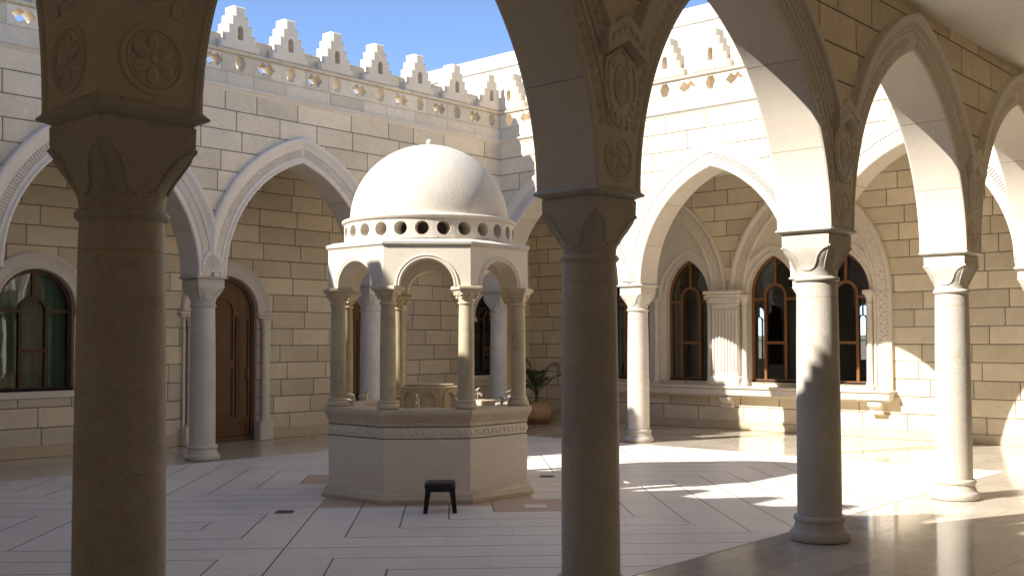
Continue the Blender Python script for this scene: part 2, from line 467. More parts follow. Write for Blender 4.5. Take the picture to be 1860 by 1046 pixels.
def strip_prof(mb, path_xz, prof, y, s, mi=0):
    """moulding swept along a 2D polyline (x,z) with per-point outward normals, prof=[(offset,relief)]"""
    n = len(path_xz); nor = []
    for k in range(n):
        a = Vector(path_xz[max(k - 1, 0)]); b = Vector(path_xz[min(k + 1, n - 1)]); t = (b - a).normalized(); nor.append(Vector((-t.y, t.x)))
    rows = [[mb.vert((p[0] + nn.x * o, y + s * d, p[1] + nn.y * o)) for p, nn in zip(path_xz, nor)] for o, d in prof]
    mb.loft(rows, False, False, mi)
    mb.face([r[0] for r in rows], mi); mb.face([r[-1] for r in rows], mi)

# ------------------------------------------------------------------ ground and floors
mb = MB(); mb.box(-1500, 1500, -1500, 1500, -.4, -.06); struct(mb.build('ground', M['ground']))
mb = MB(); mb.box(UW - .4, UB + .2, VW - .4, VB + .2, -.059, 0); struct(mb.build('passage_floor', M['passage']))
mb = MB(); e = .354; mb.box(UL + e, UR - e, VN + e, VF - e, -.03, .004); struct(mb.build('courtyard_floor', M['court']))
mb = MB()
for (a, b, c, d) in ((UW, UL - T, VW, VB), (UR + T, UB, VW, VB), (UL - T, UR + T, VW, VN - T), (UL - T, UR + T, VF + T, VB)): mb.box(a, b, c, d, ZC, ZC + .25)
struct(mb.build('ceiling', M['plaster']))
mb = MB(); N_ = 90; rows = []
for q, (d, amp) in enumerate(((420, 0), (900, 6), (1500, 18), (2600, 10))):
    rows.append([mb.vert((d * cos(2 * pi * k / N_), d * sin(2 * pi * k / N_), -1 + (amp * (.55 + .45 * sin(k * .7 + q) * sin(k * .31 + 2 * q)) if amp else 0))) for k in range(N_)])
mb.loft(rows, True, False); struct(mb.build('hills', M['hill']))

# ------------------------------------------------------------------ arcade walls
LEDGE = .05
def outward(poly, d):
    n = len(poly); area = sum(poly[k][0] * poly[(k + 1) % n][1] - poly[(k + 1) % n][0] * poly[k][1] for k in range(n)); sg = 1 if area > 0 else -1
    out = []
    for k in range(n):
        p0, p1, p2 = Vector(poly[k - 1]), Vector(poly[k]), Vector(poly[(k + 1) % n])
        t1, t2 = (p1 - p0).normalized(), (p2 - p1).normalized()
        n1, n2 = Vector((t1.y, -t1.x)) * sg, Vector((t2.y, -t2.x)) * sg
        b = n1 + n2; q = b / max(.3, b.dot(n1)); out.append((p1.x + q.x * d, p1.y + q.y * d))
    return out
DBL = [(-.15, 0), (-.06, .095), (0, .04), (.06, .095), (.15, 0), (.06, -.095), (0, -.04), (-.06, -.095)]
HEX = [(-.045, .105), (.045, .105), (.09, .01), (.045, -.1), (-.045, -.1), (-.09, .01)]

def merlon_mesh():
    mb = MB()
    hw = [.33, .27, .211, .152, .097]; st = .129
    o = []
    for k, w in enumerate(hw): o += [(w, k * st), (w, (k + 1) * st)]
    outer = o + [(-x, z) for x, z in reversed(o)]
    slot = [(-.046, .16), (.046, .16), (.046, .31)] + [(.046 * cos(pi * k / 6), .31 + .05 * sin(pi * k / 6)) for k in range(1, 6)] + [(-.046, .31)]
    inner = outward(outer, -.026)
    loops = [inner, slot]
    tri = tessellate_polygon([[Vector((p[0], p[1], 0)) for p in lp] for lp in loops]); flat = inner + slot
    F = [mb.vert((p[0], T, p[1])) for p in flat]
    for t in tri: mb.face([F[i] for i in t])
    C = [mb.vert((p[0], T - .03, p[1])) for p in outer]; Bk = [mb.vert((p[0], -.02, p[1])) for p in outer]
    n = len(outer)
    mb.loft([F[:n], C, Bk], True); mb.face(Bk)
    sb = [mb.vert((p[0], .1, p[1])) for p in slot]
    mb.loft([F[n:], sb], True); mb.face(sb)
    return mb
MER = None

def arcade(label, loc, rz, bays, own_corner, nmer, near=False):
    global MER
    L = bays * S
    root = thing('arcade_wall', label, 'wall', loc, rz)
    xa, xb = (-T, L + T) if own_corner else (T, L - T)
    # wall body: pointed openings, ashlar faces, dressed soffits
    bot = []
    if own_corner: bot.append((xa, H))
    for b in range(bays): bot += arch_pts(b * S + T, HALF, RAD, H)
    if own_corner: bot.append((xb, H))
    outline = bot + [(xb, Z1), (xa, Z1)]
    mb = MB()
    mb.prism(outline, [], -T, T, 0, side=lambda p, q: 1 if max(p[1], q[1]) < Z1 - .05 else 0)
    mb.build('wall', [M['ashlar'], M['soffit']], root, 25)
    # cornice and parapet on the court side
    ca, cb = (T, L - T) if True else (xa, xb)
    mb = MB()
    def run(prof, ya=0):
        rows = [[mb.vert((ca - d * 0, T + d, z)), mb.vert((cb + d * 0, T + d, z))] for d, z in prof]
        mb.loft(rows, False)
    def run_m(prof):         # mitred at the inside corners
        rows = [[mb.vert((T + d, T + d, z)), mb.vert((L - T - d, T + d, z))] for d, z in prof]
        mb.loft(rows, False)
    run_m([(0, 5.1), (.01, 5.106), (.016, 5.125), (.035, 5.14), (.055, 5.158), (.058, 5.178), (.05, 5.186), (.004, 5.19), (-.05, 5.19)])
    mb.build('cornice', M['stone'], root)
    mb = MB()
    cw, n2 = (L - .86) / (2 * (nmer - 1)), 2 * nmer
    holes = []
    for k in range(n2 - 1):
        c = .43 + cw * k; sh = DBL if k % 2 else HEX
        holes.append([(c + x, 5.525 + z) for x, z in sh])
    mb.prism([(xa, Z1 + .001), (xb, Z1 + .001), (xb, 5.7), (xa, 5.7)], holes, -.02, T - .003, 0, hside=1)
    mb.box(xa, xb, -.02, T - .1, 5.7001, Z3)
    run_m([(-.003, 5.645), (.022, 5.655), (.03, 5.672), (.03, 5.69), (.018, 5.7), (-.004, 5.702), (-.1, 5.703)])
    mb.build('parapet', [M['frieze'], M['frieze']], root)
    # merlons
    if MER is None:
        MER = merlon_mesh().build('merlon', M['merlon'], root)
        first = MER
    else:
        first = MER.copy(); COL.objects.link(first); first.parent = root
    pit = (L - .86) / (nmer - 1)
    for k in range(nmer):
        m = first if k == 0 else first.copy()
        if k: COL.objects.link(m); m.parent = root
        m.location = (.43 + pit * k, 0, 5.703)
    # archivolts
    court = [(0, 0), (.004, .016), (.02, .026), (.04, .024), (.05, .012), (.088, .012), (.092, .022), (.1, .022), (.104, .008), (.2, .008), (.204, .026), (.225, .03), (.285, .05), (.3, .062), (.33, .07), (.36, .066), (.375, .05), (.376, 0)]
    passg = [(0, 0), (.006, .012), (.024, .018), (.04, .014), (.046, .004), (.1, .004), (.16, .004), (.2, .004), (.235, .004), (.236, 0)]
    ridge = [(.146, .003), (.15, .015), (.182, .016), (.186, .003)]
    hood = [(.19, 0), (.192, .02), (.215, .03), (.262, .045), (.268, .075), (.275, .082), (.325, .084), (.335, .075), (.336, 0)]
    for b in range(bays):
        xs = b * S + T
        x0 = T if b == 0 else b * S; x1 = L - T if b == bays - 1 else (b + 1) * S
        mb = MB()
        arch_ring(mb, xs, HALF, RAD, H, T, 1, court, x0, x1)
        for side in (0, 1):                                     # radial flutes
            a1 = math.acos((RAD - HALF) / (RAD + .15)); a = .19
            clip = 0 if (b == 0 and side == 0) or (b == bays - 1 and side == 1) else T
            while a < a1 - .012:
                def TT(p, a=a, side=side):
                    rr, dd, w = p; x = xs + RAD - (rr * cos(a) - w * sin(a)) ; z = H + rr * sin(a) + w * cos(a)
                    return (2 * (xs + HALF) - x if side else x, T + dd, z)
                if xs + RAD - (RAD + .2) * cos(a) > xs - clip or True:
                    okx = (xs + RAD - (RAD + .2) * cos(a)) >= xs - clip
                    if okx: mb.box(RAD + .108, RAD + .196, .008, .024, -.0085, .0085, 0, TT)
                a += .0205
        mb.build('archivolt', M['stone'], root, 30)
        mb = MB()
        y0 = -T
        px0 = -T if (b == 0 and own_corner) else x0; px1 = L + T if (b == bays - 1 and own_corner) else x1
        cx0 = b * S; cx1 = (b + 1) * S
        arch_ring(mb, xs, HALF, RAD, H, y0, -1, passg, cx0, cx1)
        for xq in ([b * S] if b or own_corner else []) + ([(b + 1) * S] if b == bays - 1 and own_corner else []): mb.box(xq - .12, xq + .12, y0 - .003, y0 + .01, H + .04, 3.3)
        arch_ring(mb, xs, HALF, RAD, H, y0, -1, ridge, cx0, cx1, zmin=.37)
        arch_ring(mb, xs, HALF, RAD, H, y0, -1, hood, cx0 - .2, cx1 + .2, zmin=.86)
        if near:
            for side in (0, 1):
                a1 = math.acos((RAD - HALF) / (RAD + .1)); a = .21
                while a < a1 - .02:                              # carved chain of leaves
                    x = xs + RAD - (RAD + .098) * cos(a); x = 2 * (xs + HALF) - x if side else x
                    z = H + (RAD + .098) * sin(a)
                    tang = (pi / 2 - a) if not side else -(pi / 2 - a)
                    mb.torus((x, y0 - .003, z), .031, .009, -1, 14, 5)
                    mb.bump((x, y0 - .003, z), .017, .016, .017, 8, 2, 0, -1)
                    a += .041
                a = math.asin(.92 / (RAD + .24)); a1 = math.acos((RAD - HALF) / (RAD + .24))
                while a < a1 - .015:                             # rope of slanting beads under the hood
                    x = xs + RAD - (RAD + .24) * cos(a); x = 2 * (xs + HALF) - x if side else x
                    z = H + (RAD + .24) * sin(a)
                    tang = -a if side else a
                    mb.bump((x, y0 - .03, z), .034, .02, .017, 7, 2, (-a - .5) if not side else (a + .5), -1)
                    a += .026
        mb.build('archivolt', M['stone'], root, 30)
    # dressed pier faces at the corners
    if own_corner:
        for x0, x1 in ((-T - .004, 0), (L, L + T + .004)):
            mb = MB(); mb.box(x0, x1, -T - .0032, -T + .01, H + .03, ZC - .01); mb.build('pier_panel', M['stone'], root)
    # court-side shells at the foot of the archivolts
    for b in range(1, bays):
        mb = MB(); xc = b * S
        mb.prism([(xc - .17, 2.57), (xc + .17, 2.57), (xc + .175, 2.7), (xc + .1, 2.83), (xc, 2.9), (xc - .1, 2.83), (xc - .175, 2.7)], [], T + .006, T + .03)
        for k in range(11):
            a = pi * (k + .5) / 11
            mb.tube([(xc + .03 * cos(a), T + .033, 2.585 + .03 * sin(a)), (xc + .14 * cos(a), T + .034, 2.585 + (.16 + .07 * sin(a)) * sin(a))], [.005, .011], 5)
        mb.build('shell_carving', M['stone'], root)
    if near:
        for b in range(0, bays + 1):
            medallion(root, b * S, -T - .005, 2.70)
            if 0 < b < bays: cartouche(root, b * S, -T)
            elif b == 0: medallion(root, -.02, -T - .005, 3.04)
        # the end pier facing the left passage carries the same flowers
    return root

def medallion(root, xc, y, zc, axis=None):
    mb = MB(); s = -1
    mb.torus((xc, y, zc), .128, .012, s); mb.torus((xc, y, zc), .105, .006, s)
    for k in range(6):
        a = pi / 2 + k * pi / 3
        mb.bump((xc + .056 * cos(a), y, zc + .056 * sin(a)), .045, .016, .026, 12, 4, a, s)
        mb.bump((xc + .056 * cos(a), y - .01, zc + .056 * sin(a)), .03, .012, .008, 8, 3, a, s)
    mb.bump((xc, y, zc), .021, .022, .021, 12, 4, 0, s)
    return mb.build('medallion', M['stone'], root, 40)

def cartouche(root, xc, y):
    mb = MB()
    o = [(.0, 3.37), (.15, 3.27), (.165, 3.12), (.14, 2.99), (.085, 2.91), (0, 2.88)]
    outer = o + [(-x, z) for x, z in o[-2:0:-1]]
    outer = [(xc + x, z) for x, z in outer]
    mb.prism(outer, [], y - .03, y)
    mb.prism([(xc, 3.55), (xc + .2, 3.42), (xc + .2, 3.285), (xc, 3.395), (xc - .2, 3.285), (xc - .2, 3.42)], [], y - .088, y - .002)
    for sx_ in (-1, 1):
        for q in range(3):
            mb.bump((xc + sx_ * (.035 + .055 * q), y - .086, 3.455 - .034 * q), .024, .02, .04, 9, 3, sx_ * .7, -1)
    inn = [(xc + x * .82, 3.17 + (z - 3.17) * .86) for x, z in [(p[0] - xc, p[1]) for p in outer]]
    mb.tube([(p[0], y - .032, p[1]) for p in inn] + [(inn[0][0], y - .032, inn[0][1])], .009, 6)
    mb.torus((xc, y - .03, 3.13), .1, .012, -1, 28, 8, .72, 1.15)
    mb.torus((xc, y - .03, 3.13), .06, .009, -1, 24, 6, .72, 1.3)
    mb.bump((xc, y - .03, 3.13), .03, .02, .055, 12, 3, 0, -1)
    for k in range(7):
        a = pi + pi * (k + .5) / 7
        mb.bump((xc + .115 * cos(a), y - .03, 3.06 + .14 * sin(a)), .022, .012, .034, 8, 3, a + pi / 2, -1)
    for sx_ in (-1, 1): mb.bump((xc + sx_ * .07, y - .03, 3.26), .03, .014, .04, 8, 3, sx_ * .6, -1)
    return mb.build('cartouche', M['stone'], root, 40)

near_wall = arcade('near arcade wall whose carved pointed arches frame the view, seen from inside the shaded passage', (UL, VN, 0), 0, 4, True, 14, near=True)
right_wall = arcade('sunlit rear right arcade wall of rough stone blocks with fluted pointed arches and stepped merlons', (UR, VN, 0), pi / 2, 3, False, 11)
rear_wall = arcade('shaded rear left arcade wall of stone blocks, its stepped merlons standing against the blue sky', (UR, VF, 0), pi, 4, True, 14)
left_wall = arcade('arcade wall on the left side of the courtyard that throws the shadow over the fountain', (UL, VF, 0), -pi / 2, 3, False, 11)
# flowers on the left face of the near corner pier (own it to the near wall)
for zc in (2.70, 3.04):
    o = medallion(near_wall, 0, 0, 0)
    o.matrix_local = Matrix.Translation((-T - .006, 0, zc)) @ Matrix.Rotation(-pi / 2, 4, 'Z')
mb = MB(); mb.box(-T - .0045, -T + .01, -T, T, H + .03, ZC - .01); mb.build('pier_panel', M['stone'], near_wall)

# ------------------------------------------------------------------ columns
def cap_h(z):
    P = [(2.125, .160, 2.0), (2.17, .163, 2.1), (2.21, .169, 2.4), (2.25, .179, 3.2), (2.29, .191, 5), (2.33, .202, 9), (2.36, .208, 24), (2.464, .208, 40)]
    for (za, ha, pa), (zb, hb, pb) in zip(P, P[1:]):
        if z <= zb: t = max(0, (z - za) / (zb - za)); return ha + (hb - ha) * t, pa + (pb - pa) * t
    return P[-1][1:]
def sq(h, p, n=64):
    out = []
    for k in range(n):
        t = 2 * pi * k / n; c, s = cos(t), sin(t); r = h / ((abs(c) ** p + abs(s) ** p) ** (1 / p)); out.append((r * c, r * s))
    return out
def make_column(label, loc):
    r = thing('column', label, 'column', loc, 0, 'stone columns of the courtyard arcades')
    mb = MB()
    mb.lathe([(.2, 0), (.232, .006), (.243, .03), (.241, .06), (.228, .078), (.215, .085), (.208, .1), (.196, .14), (.192, .152), (.2, .158), (.207, .17), (.206, .19), (.197, .203), (.18, .207), (.17, .2075)], 48)
    mb.build('base', M['column'], r, 50)
    mb = MB(); mb.lathe([(.1765, .2), (.1762, .6), (.174, 1.1), (.1695, 1.6), (.164, 2.0), (.1605, 2.1)], 48); mb.build('shaft', M['column'], r, 50)
    mb = MB()
    mb.lathe([(.158, 2.088), (.172, 2.092), (.18, 2.104), (.18, 2.116), (.172, 2.128), (.158, 2.134)], 48)
    L = []
    for k in range(25):
        z = 2.125 + (2.464 - 2.125) * k / 24; h, p = cap_h(z); L.append([mb.vert((x, y, z)) for x, y in sq(h, p)])
    for z, h in ((2.466, .201), (2.472, .204), (2.48, .217), (2.489, .24), (2.494, .2475), (2.501, .2475), (2.511, .238), (2.524, .227), (2.536, .2215)):
        L.append([mb.vert((x, y, z)) for x, y in sq(h, 40)])
    mb.loft(L, True, True)
    crv = [(-.2, 2.372), (-.165, 2.362), (-.125, 2.335), (-.098, 2.295), (-.083, 2.25), (-.06, 2.21), (-.025, 2.185), (.02, 2.183), (.055, 2.205), (.078, 2.245), (.098, 2.29), (.13, 2.328), (.165, 2.352), (.2, 2.365)]
    for q in range(4):
        pts = []
        for x, z in crv:
            h, p = cap_h(z); y = h * max(0, 1 - min(.999, abs(x) / h) ** p) ** (1 / p) if abs(x) < h else 0
            a = q * pi / 2; X, Y = x, -(y + .001); pts.append((X * cos(a) - Y * sin(a), X * sin(a) + Y * cos(a), z))
        mb.tube(pts, .0095, 6)
        pts = []
        for z in (2.335, 2.29, 2.24, 2.19):
            h, p = cap_h(z); x = h / (2 ** (1 / p)) + .001; a = q * pi / 2; pts.append((x * cos(a) - x * sin(a), x * sin(a) + x * cos(a), z))
        mb.tube(pts, [.004, .008, .008, .003], 6)
    mb.build('capital', M['column'], r, 42)
    return r
cols = [
    (0, 0, 'N', 'nearest thick stone column at the left, dark in shade, its foot below the frame'),
    (1, 0, 'N', 'shaded stone column right of the domed fountain, its foot below the frame'),
    (2, 0, 'N', 'stone column with a stepped merlon shadow across its shaft, base in full view'),
    (3, 0, 'N', 'fully sunlit stone column standing on the polished floor in front of plain block wall'),
    (4, 0, 'N', 'sunlit stone column cut by the right edge of the picture'),
    (4, 1, 'R', ''),
    (4, 2, 'R', 'sunlit stone column left of the wide window sill, with a shadow on its foot'),
    (4, 3, 'F', 'pale column in the far corner, seen through the right arch of the fountain'),
    (3, 3, 'F', 'shaded pale column behind the fountain, seen through its left arch'),
    (2, 3, 'F', 'shaded pale column in front of the brown wooden door at the left'),
    (1, 3, 'F', 'shaded column cut by the left edge of the picture, beside the window with green curtains'),
    (0, 3, 'L', 'column at the left rear corner of the court, outside the picture'),
    (0, 2, 'L', 'rear column of the left arcade, outside the picture'),
    (0, 1, 'L', 'front column of the left arcade, outside the picture')]
cols[5] = (4, 1, 'R', 'sunlit stone column mostly hidden behind the column with the stepped merlon shadow')
proto = None
for i, j, k, lab in cols:
    loc = (UL + i * S, VN + j * S, 0)
    if proto is None: proto = make_column(lab, loc)
    else: dup(proto, loc, random.choice((0, pi / 2, pi)), lab)

# ------------------------------------------------------------------ rear walls: windows and doors
# local frame of a rear wall: x to the right as seen from the court, y towards the court, z up
def win_outline(xc, w, sill, kind, spring, rad=None, o=0.0):
    top = round_pts(xc, w + o, spring, 24) if kind == 'round' else arch_pts(xc - w, w, rad, spring, 14, o)
    return top
def win_hole(xc, w, sill, kind, spring, rad=None):
    return [(xc - w, sill)] + win_outline(xc, w, sill, kind, spring, rad) + [(xc + w, sill)]
def make_frame(name, parent, xc, w, sill, kind, spring, rad, y, mat, inner_w, inner_spring, bar_z, cross_z, thin=1.0):
    mb = MB(); f = .055 * thin
    out = win_hole(xc, w, sill, kind, spring, rad)
    inn = [(xc - w + f, sill + f)] + (round_pts(xc, w - f, spring, 24) if kind == 'round' else arch_pts(xc - w, w, rad, spring, 14, -f)) + [(xc + w - f, sill + f)]
    mb.prism(out, [inn], y - .03, y + .03)
    # arched inner light
    g = .024 * thin
    io = [(xc - inner_w - g, sill + f)] + round_pts(xc, inner_w + g, inner_spring, 16) + [(xc + inner_w + g, sill + f)]
    ii = [(xc + inner_w - g, sill + f)] + round_pts(xc, inner_w - g, inner_spring, 16)[::-1] + [(xc - inner_w + g, sill + f)]
    mb.prism(io + ii, [], y - .025, y + .035)
    mb.box(xc - inner_w + g, xc + inner_w - g, y - .02, y + .028, bar_z - g, bar_z + g)
    top = spring + (w if kind == 'round' else sqrt(rad ** 2 - (rad - w) ** 2)) - f * .7
    mb.box(xc - g, xc + g, y - .02, y + .028, inner_spring + inner_w + g - .004, top)
    for s in (-1, 1):
        a, b = xc + s * (inner_w + g - .004), xc + s * (w - f * .8)
        mb.box(min(a, b), max(a, b), y - .02, y + .028, cross_z - g, cross_z + g)
    return mb.build(name, mat, parent)
def make_pane(parent, xc, w, sill, kind, spring, rad, y):
    mb = MB(); o = win_hole(xc, w - .02, sill + .02, kind, spring, rad and rad - .02)
    mb.prism(o, [], y - .004, y + .004); return mb.build('glass', M['glass'], parent)

# ---- left rear wall (behind the shaded arcade)
LXW = UB - UW
rw = thing('rear_wall', 'rear wall behind the shaded left arcade, with curtained windows and brown wooden doors', 'wall', (UB, VB, 0), pi)
X = lambda u: UB - u
TH = .34
wins = [X(6.78), X(16.2)]; doors = [X(9.87), X(12.95)]
WW, WS, WSP = .55, .93, 2.1
DW, DSP = .58, 2.1
outl = [(0, 0)]
for dx in sorted(doors): outl += [(dx - DW, 0)] + round_pts(dx, DW, DSP, 24) + [(dx + DW, 0)]
outl += [(LXW, 0), (LXW, ZC), (0, ZC)]
mb = MB(); mb.prism(outl, [win_hole(x, WW, WS, 'round', WSP) for x in wins], -TH, 0, 0, side=1, hside=1)
mb.build('wall', [M['ashlar_in'], M['stone']], rw)
mb = MB()
segs = []; cur = 0
for dx in sorted(doors): segs.append((cur, dx - DW - .2)); cur = dx + DW + .2
segs.append((cur, LXW))
for a, b in segs: mb.bbox(a, b, 0, .016, .0, .168, .006)
mb.build('base_course', M['marble'], rw)
ringp = [(0, 0), (.003, .03), (.02, .04), (.05, .034), (.06, .022), (.11, .028), (.17, .045), (.185, .06), (.225, .068), (.245, .055), (.248, 0)]
for x in wins:
    mb = MB(); pth = [(x - WW, WS)] + round_pts(x, WW, WSP, 28) + [(x + WW, WS)]
    strip_prof(mb, round_pts(x, WW, WSP, 28), ringp, 0, 1)
    for s in (-1, 1): mb.bbox(x + s * (WW + .125) - .14, x + s * (WW + .125) + .14, 0, .075, WSP - .09, WSP, .012)
    w = mb.build('window', M['stone'], rw)
    make_frame('window_frame', w, x, WW, WS, 'round', WSP, None, -.12, M['frame_dk'], .185, 2.12 if False else 2.06, 1.5, 2.06)
    make_pane(w, x, WW, WS, 'round', WSP, None, -.13)
    mb = MB(); mb.bbox(x - .95, x + .95, -.1, .03, WS - .1, WS, .008); mb.build('sill', M['stone'], w)
    mb = MB(); mb.box(x - WW, x + WW, -.11, -.03, WS + .001, WS + .04); mb.build('sill_track', M['black'], w)
for q, x in enumerate(doors):
    mb = MB(); strip_prof(mb, round_pts(x, DW, DSP, 28), ringp, 0, 1)
    for s in (-1, 1):
        xc = x + s * (DW + .13)
        mb.bbox(xc - .17, xc + .17, 0, .1, DSP - .05, DSP + .001, .014)           # impost block
        mb.bbox(xc - .14, xc + .14, 0, .08, DSP - .1, DSP - .051, .01)
    d = mb.build('door_surround', M['stone'], rw)
    for s in (-1, 1):
        xc = x + s * (DW + .11)
        mb = MB()
        mb.bbox(xc - .13, xc + .13, .0, .15, 0, .3, .012)                          # pedestal
        mb.lathe([(.075, .3), (.08, .32), (.07, .34), (.06, .36), (.058, 1.0), (.054, 1.85), (.066, 1.86), (.066, 1.88), (.056, 1.89), (.065, 1.94), (.085, 1.99), (.09, 2.0)], 20, (xc, .07))
        mb.box(xc + s * .085, xc + s * .12, 0, .05, .3, 2.0)
        mb.build('colonnette', M['stone'], d)
    mb = MB(); hole = [(x - DW, .004)] + round_pts(x, DW, DSP, 24) + [(x + DW, .004)]
    mb.prism(hole, [], -.17, -.11)
    fr = outward(hole, -.06)
    mb.prism(hole, [fr], -.111, -.07)
    def panel(xa, xb, za, zb, arch=False):
        if arch: o = [(xa, za)] + round_pts((xa + xb) / 2, (xb - xa) / 2, zb, 16) + [(xb, za)]
        else: o = [(xa, za), (xa, zb), (xb, zb), (xb, za)]
        mb.prism(o, [outward(o, -.03)], -.112, -.082); i2 = outward(o, -.06); mb.prism(i2, [outward(i2, -.035)], -.112, -.098); mb.prism(outward(i2, -.035), [], -.112, -.092)
    panel(x - .2, x + .2, 1.3, 2.13, True); panel(x - .2, x + .2, .38, 1.22)
    for s in (-1, 1):
        a, b = sorted((x + s * .24, x + s * .5)); panel(a, b, .38, 2.02)
    panel(x - .48, x + .48, .1, .32)
    dr = mb.build('door', M['wood'], rw)
    mb = MB(); mb.bbox(x - .47, x - .44, -.08, -.06, 1.0, 1.2, .004); mb.tube([(x - .455, -.06, 1.1), (x - .455, -.02, 1.1), (x - .37, -.015, 1.1)], .009, 8); mb.build('door_handle', M['grate'], dr)
# ---- right rear wall (behind the sunlit arcade): two pairs of pointed windows
gw = thing('rear_wall', 'rear wall behind the sunlit right arcade, with tall pointed windows over a long bracketed sill', 'wall', (UB, VW, 0), pi / 2)
# local x = v - VW ; local y = UB - u (towards court)
Yv = lambda v: v - VW
RS, RSP, RW = .87, 2.45, .47
RR = ((.7) ** 2 + RW ** 2) / (2 * RW)
gv = [12.43, 11.1, 9.33, 8.0]
LG = VB - VW
mb = MB()
mb.prism([(0, 0), (LG, 0), (LG, ZC), (0, ZC)], [win_hole(Yv(v), RW, RS, 'pointed', RSP, RR) for v in gv], -TH, 0, 0, side=1, hside=1)
mb.build('wall', [M['ashlar_in'], M['stone']], gw)
mb = MB(); mb.bbox(0, LG, 0, .014, 0, .15, .006); mb.build('base_course', M['marble'], gw)
rp = [(0, 0), (.003, .035), (.02, .05), (.05, .045), (.065, .03), (.12, .034), (.13, .05), (.17, .055), (.19, .045), (.195, .022)]
for v in gv:
    x = Yv(v); mb = MB(); strip_prof(mb, arch_pts(x - RW, RW, RR, RSP, 18), rp, 0, 1)
    w = mb.build('window', M['stone'], gw)
    make_frame('window_frame', w, x, RW, RS, 'pointed', RSP, RR, -.13, M['frame'], .2, 2.42, 1.58, 2.36)
    make_pane(w, x, RW, RS, 'pointed', RSP, RR, -.14)
    mb = MB(); mb.box(x - RW, x + RW, -.16, -.09, RS + .001, RS + .035); mb.build('sill_track', M['black'], w)
# big carved arches that enclose each pair, with plain stone field
for vc in (11.765, 8.665):
    x = Yv(vc); half = 1.22; rad = 1.86
    mb = MB(); outer = [(x - half, RSP + .12)] + arch_pts(x - half, half, rad, RSP + .12, 20) + [(x + half, RSP + .12)]
    field = [(x - half, RS)] + arch_pts(x - half, half, rad, RSP, 20) + [(x + half, RS)]
    mb.prism(field, [win_hole(x + s * .665, RW + .001, RS + .003, 'pointed', RSP, RR) for s in (-1, 1)], .001, .022)
    strip_prof(mb, arch_pts(x - half, half, rad, RSP, 26), [(-.02, 0), (-.02, .06), (.0, .075), (.03, .07), (.045, .045), (.2, .04), (.215, .065), (.25, .085), (.285, .08), (.3, .06), (.302, 0)], 0, 1)
    a1 = math.acos((rad - half) / (rad + .12)); a = .04
    k = 0
    while a < a1 - .03:                                         # carved vine
        for side in (0, 1):
            xx = x - half + rad - (rad + .12 + .03 * (1 if k % 2 else -1)) * cos(a); zz = RSP + (rad + .12) * sin(a)
            if side: xx = 2 * x - xx
            mb.bump((xx, .04, zz), .036, .022, .024, 8, 2, a * (1 if side else -1) + .6 * (1 if k % 2 else -1), 1)
        a += .036; k += 1
    mb.build('carved_arch', M['stone'], gw, 32)
# carved end strips, pilaster, colonnettes
for v in (7.29, 13.14):
    x = Yv(v); mb = MB(); mb.box(x - .15, x + .15, 0, .045, .8, RSP + .0); mb.box(x - .15, x - .115, .045, .075, .8, RSP); mb.box(x + .115, x + .15, .045, .075, .8, RSP)
    for k in range(24):
        z = .88 + k * .066; s = 1 if k % 2 else -1
        mb.bump((x + s * .035, .045, z), .045, .024, .026, 9, 3, s * .7, 1); mb.bump((x - s * .06, .045, z + .02), .02, .018, .018, 7, 2, 0, 1)
    mb.build('carved_strip', M['stone'], gw, 40)
x = Yv(10.215); mb = MB()
mb.bbox(x - .3, x + .3, 0, .2, .8, .98, .01)
mb.box(x - .27, x + .27, 0, .15, .98, 2.26)
for k in range(8):
    xx = x - .27 + .54 * (k + .5) / 8
    mb.bbox(xx - .0235, xx + .0235, .15, .178, 1.05, 2.2, .01)
mb.box(x - .27, x + .27, .15, .166, .98, 1.05); mb.box(x - .27, x + .27, .15, .166, 2.2, 2.26)
for z0, z1, e_, d_ in ((2.26, 2.3, .29, .19), (2.3, 2.42, .30, .21), (2.42, 2.47, .34, .26), (2.47, 2.53, .39, .29)): mb.bbox(x - e_, x + e_, 0, d_, z0, z1, .015)
mb.build('pilaster', M['stone'], gw)
for v in (12.98, 11.765, 10.57, 9.85, 8.665, 7.51):
    xc = Yv(v); mb = MB()
    mb.bbox(xc - .075, xc + .075, 0, .15, .8, .86, .008)
    mb.lathe([(.07, .86), (.075, .875), (.07, .9), (.056, .92), (.053, 1.4), (.05, 2.2), (.062, 2.21), (.062, 2.23), (.05, 2.24), (.055, 2.3), (.075, 2.36), (.08, 2.38)], 18, (xc, .075))
    mb.bbox(xc - .09, xc + .09, 0, .165, 2.38, 2.46, .012)
    mb.build('colonnette', M['stone'], gw)
x0, x1 = Yv(7.1), Yv(13.33); mb = MB()
mb.bbox(x0, x1, 0, .27, .755, .8, .01); mb.bbox(x0 + .03, x1 - .03, 0, .235, .63, .755, .008)
xx = x0 + .05
while xx < x1 - .05: mb.box(xx, xx + .022, .234, .247, .65, .735); xx += .045
mb.bbox(x0 + .06, x1 - .06, 0, .16, .6, .63, .006)
mb.build('sill_shelf', M['stone'], gw)
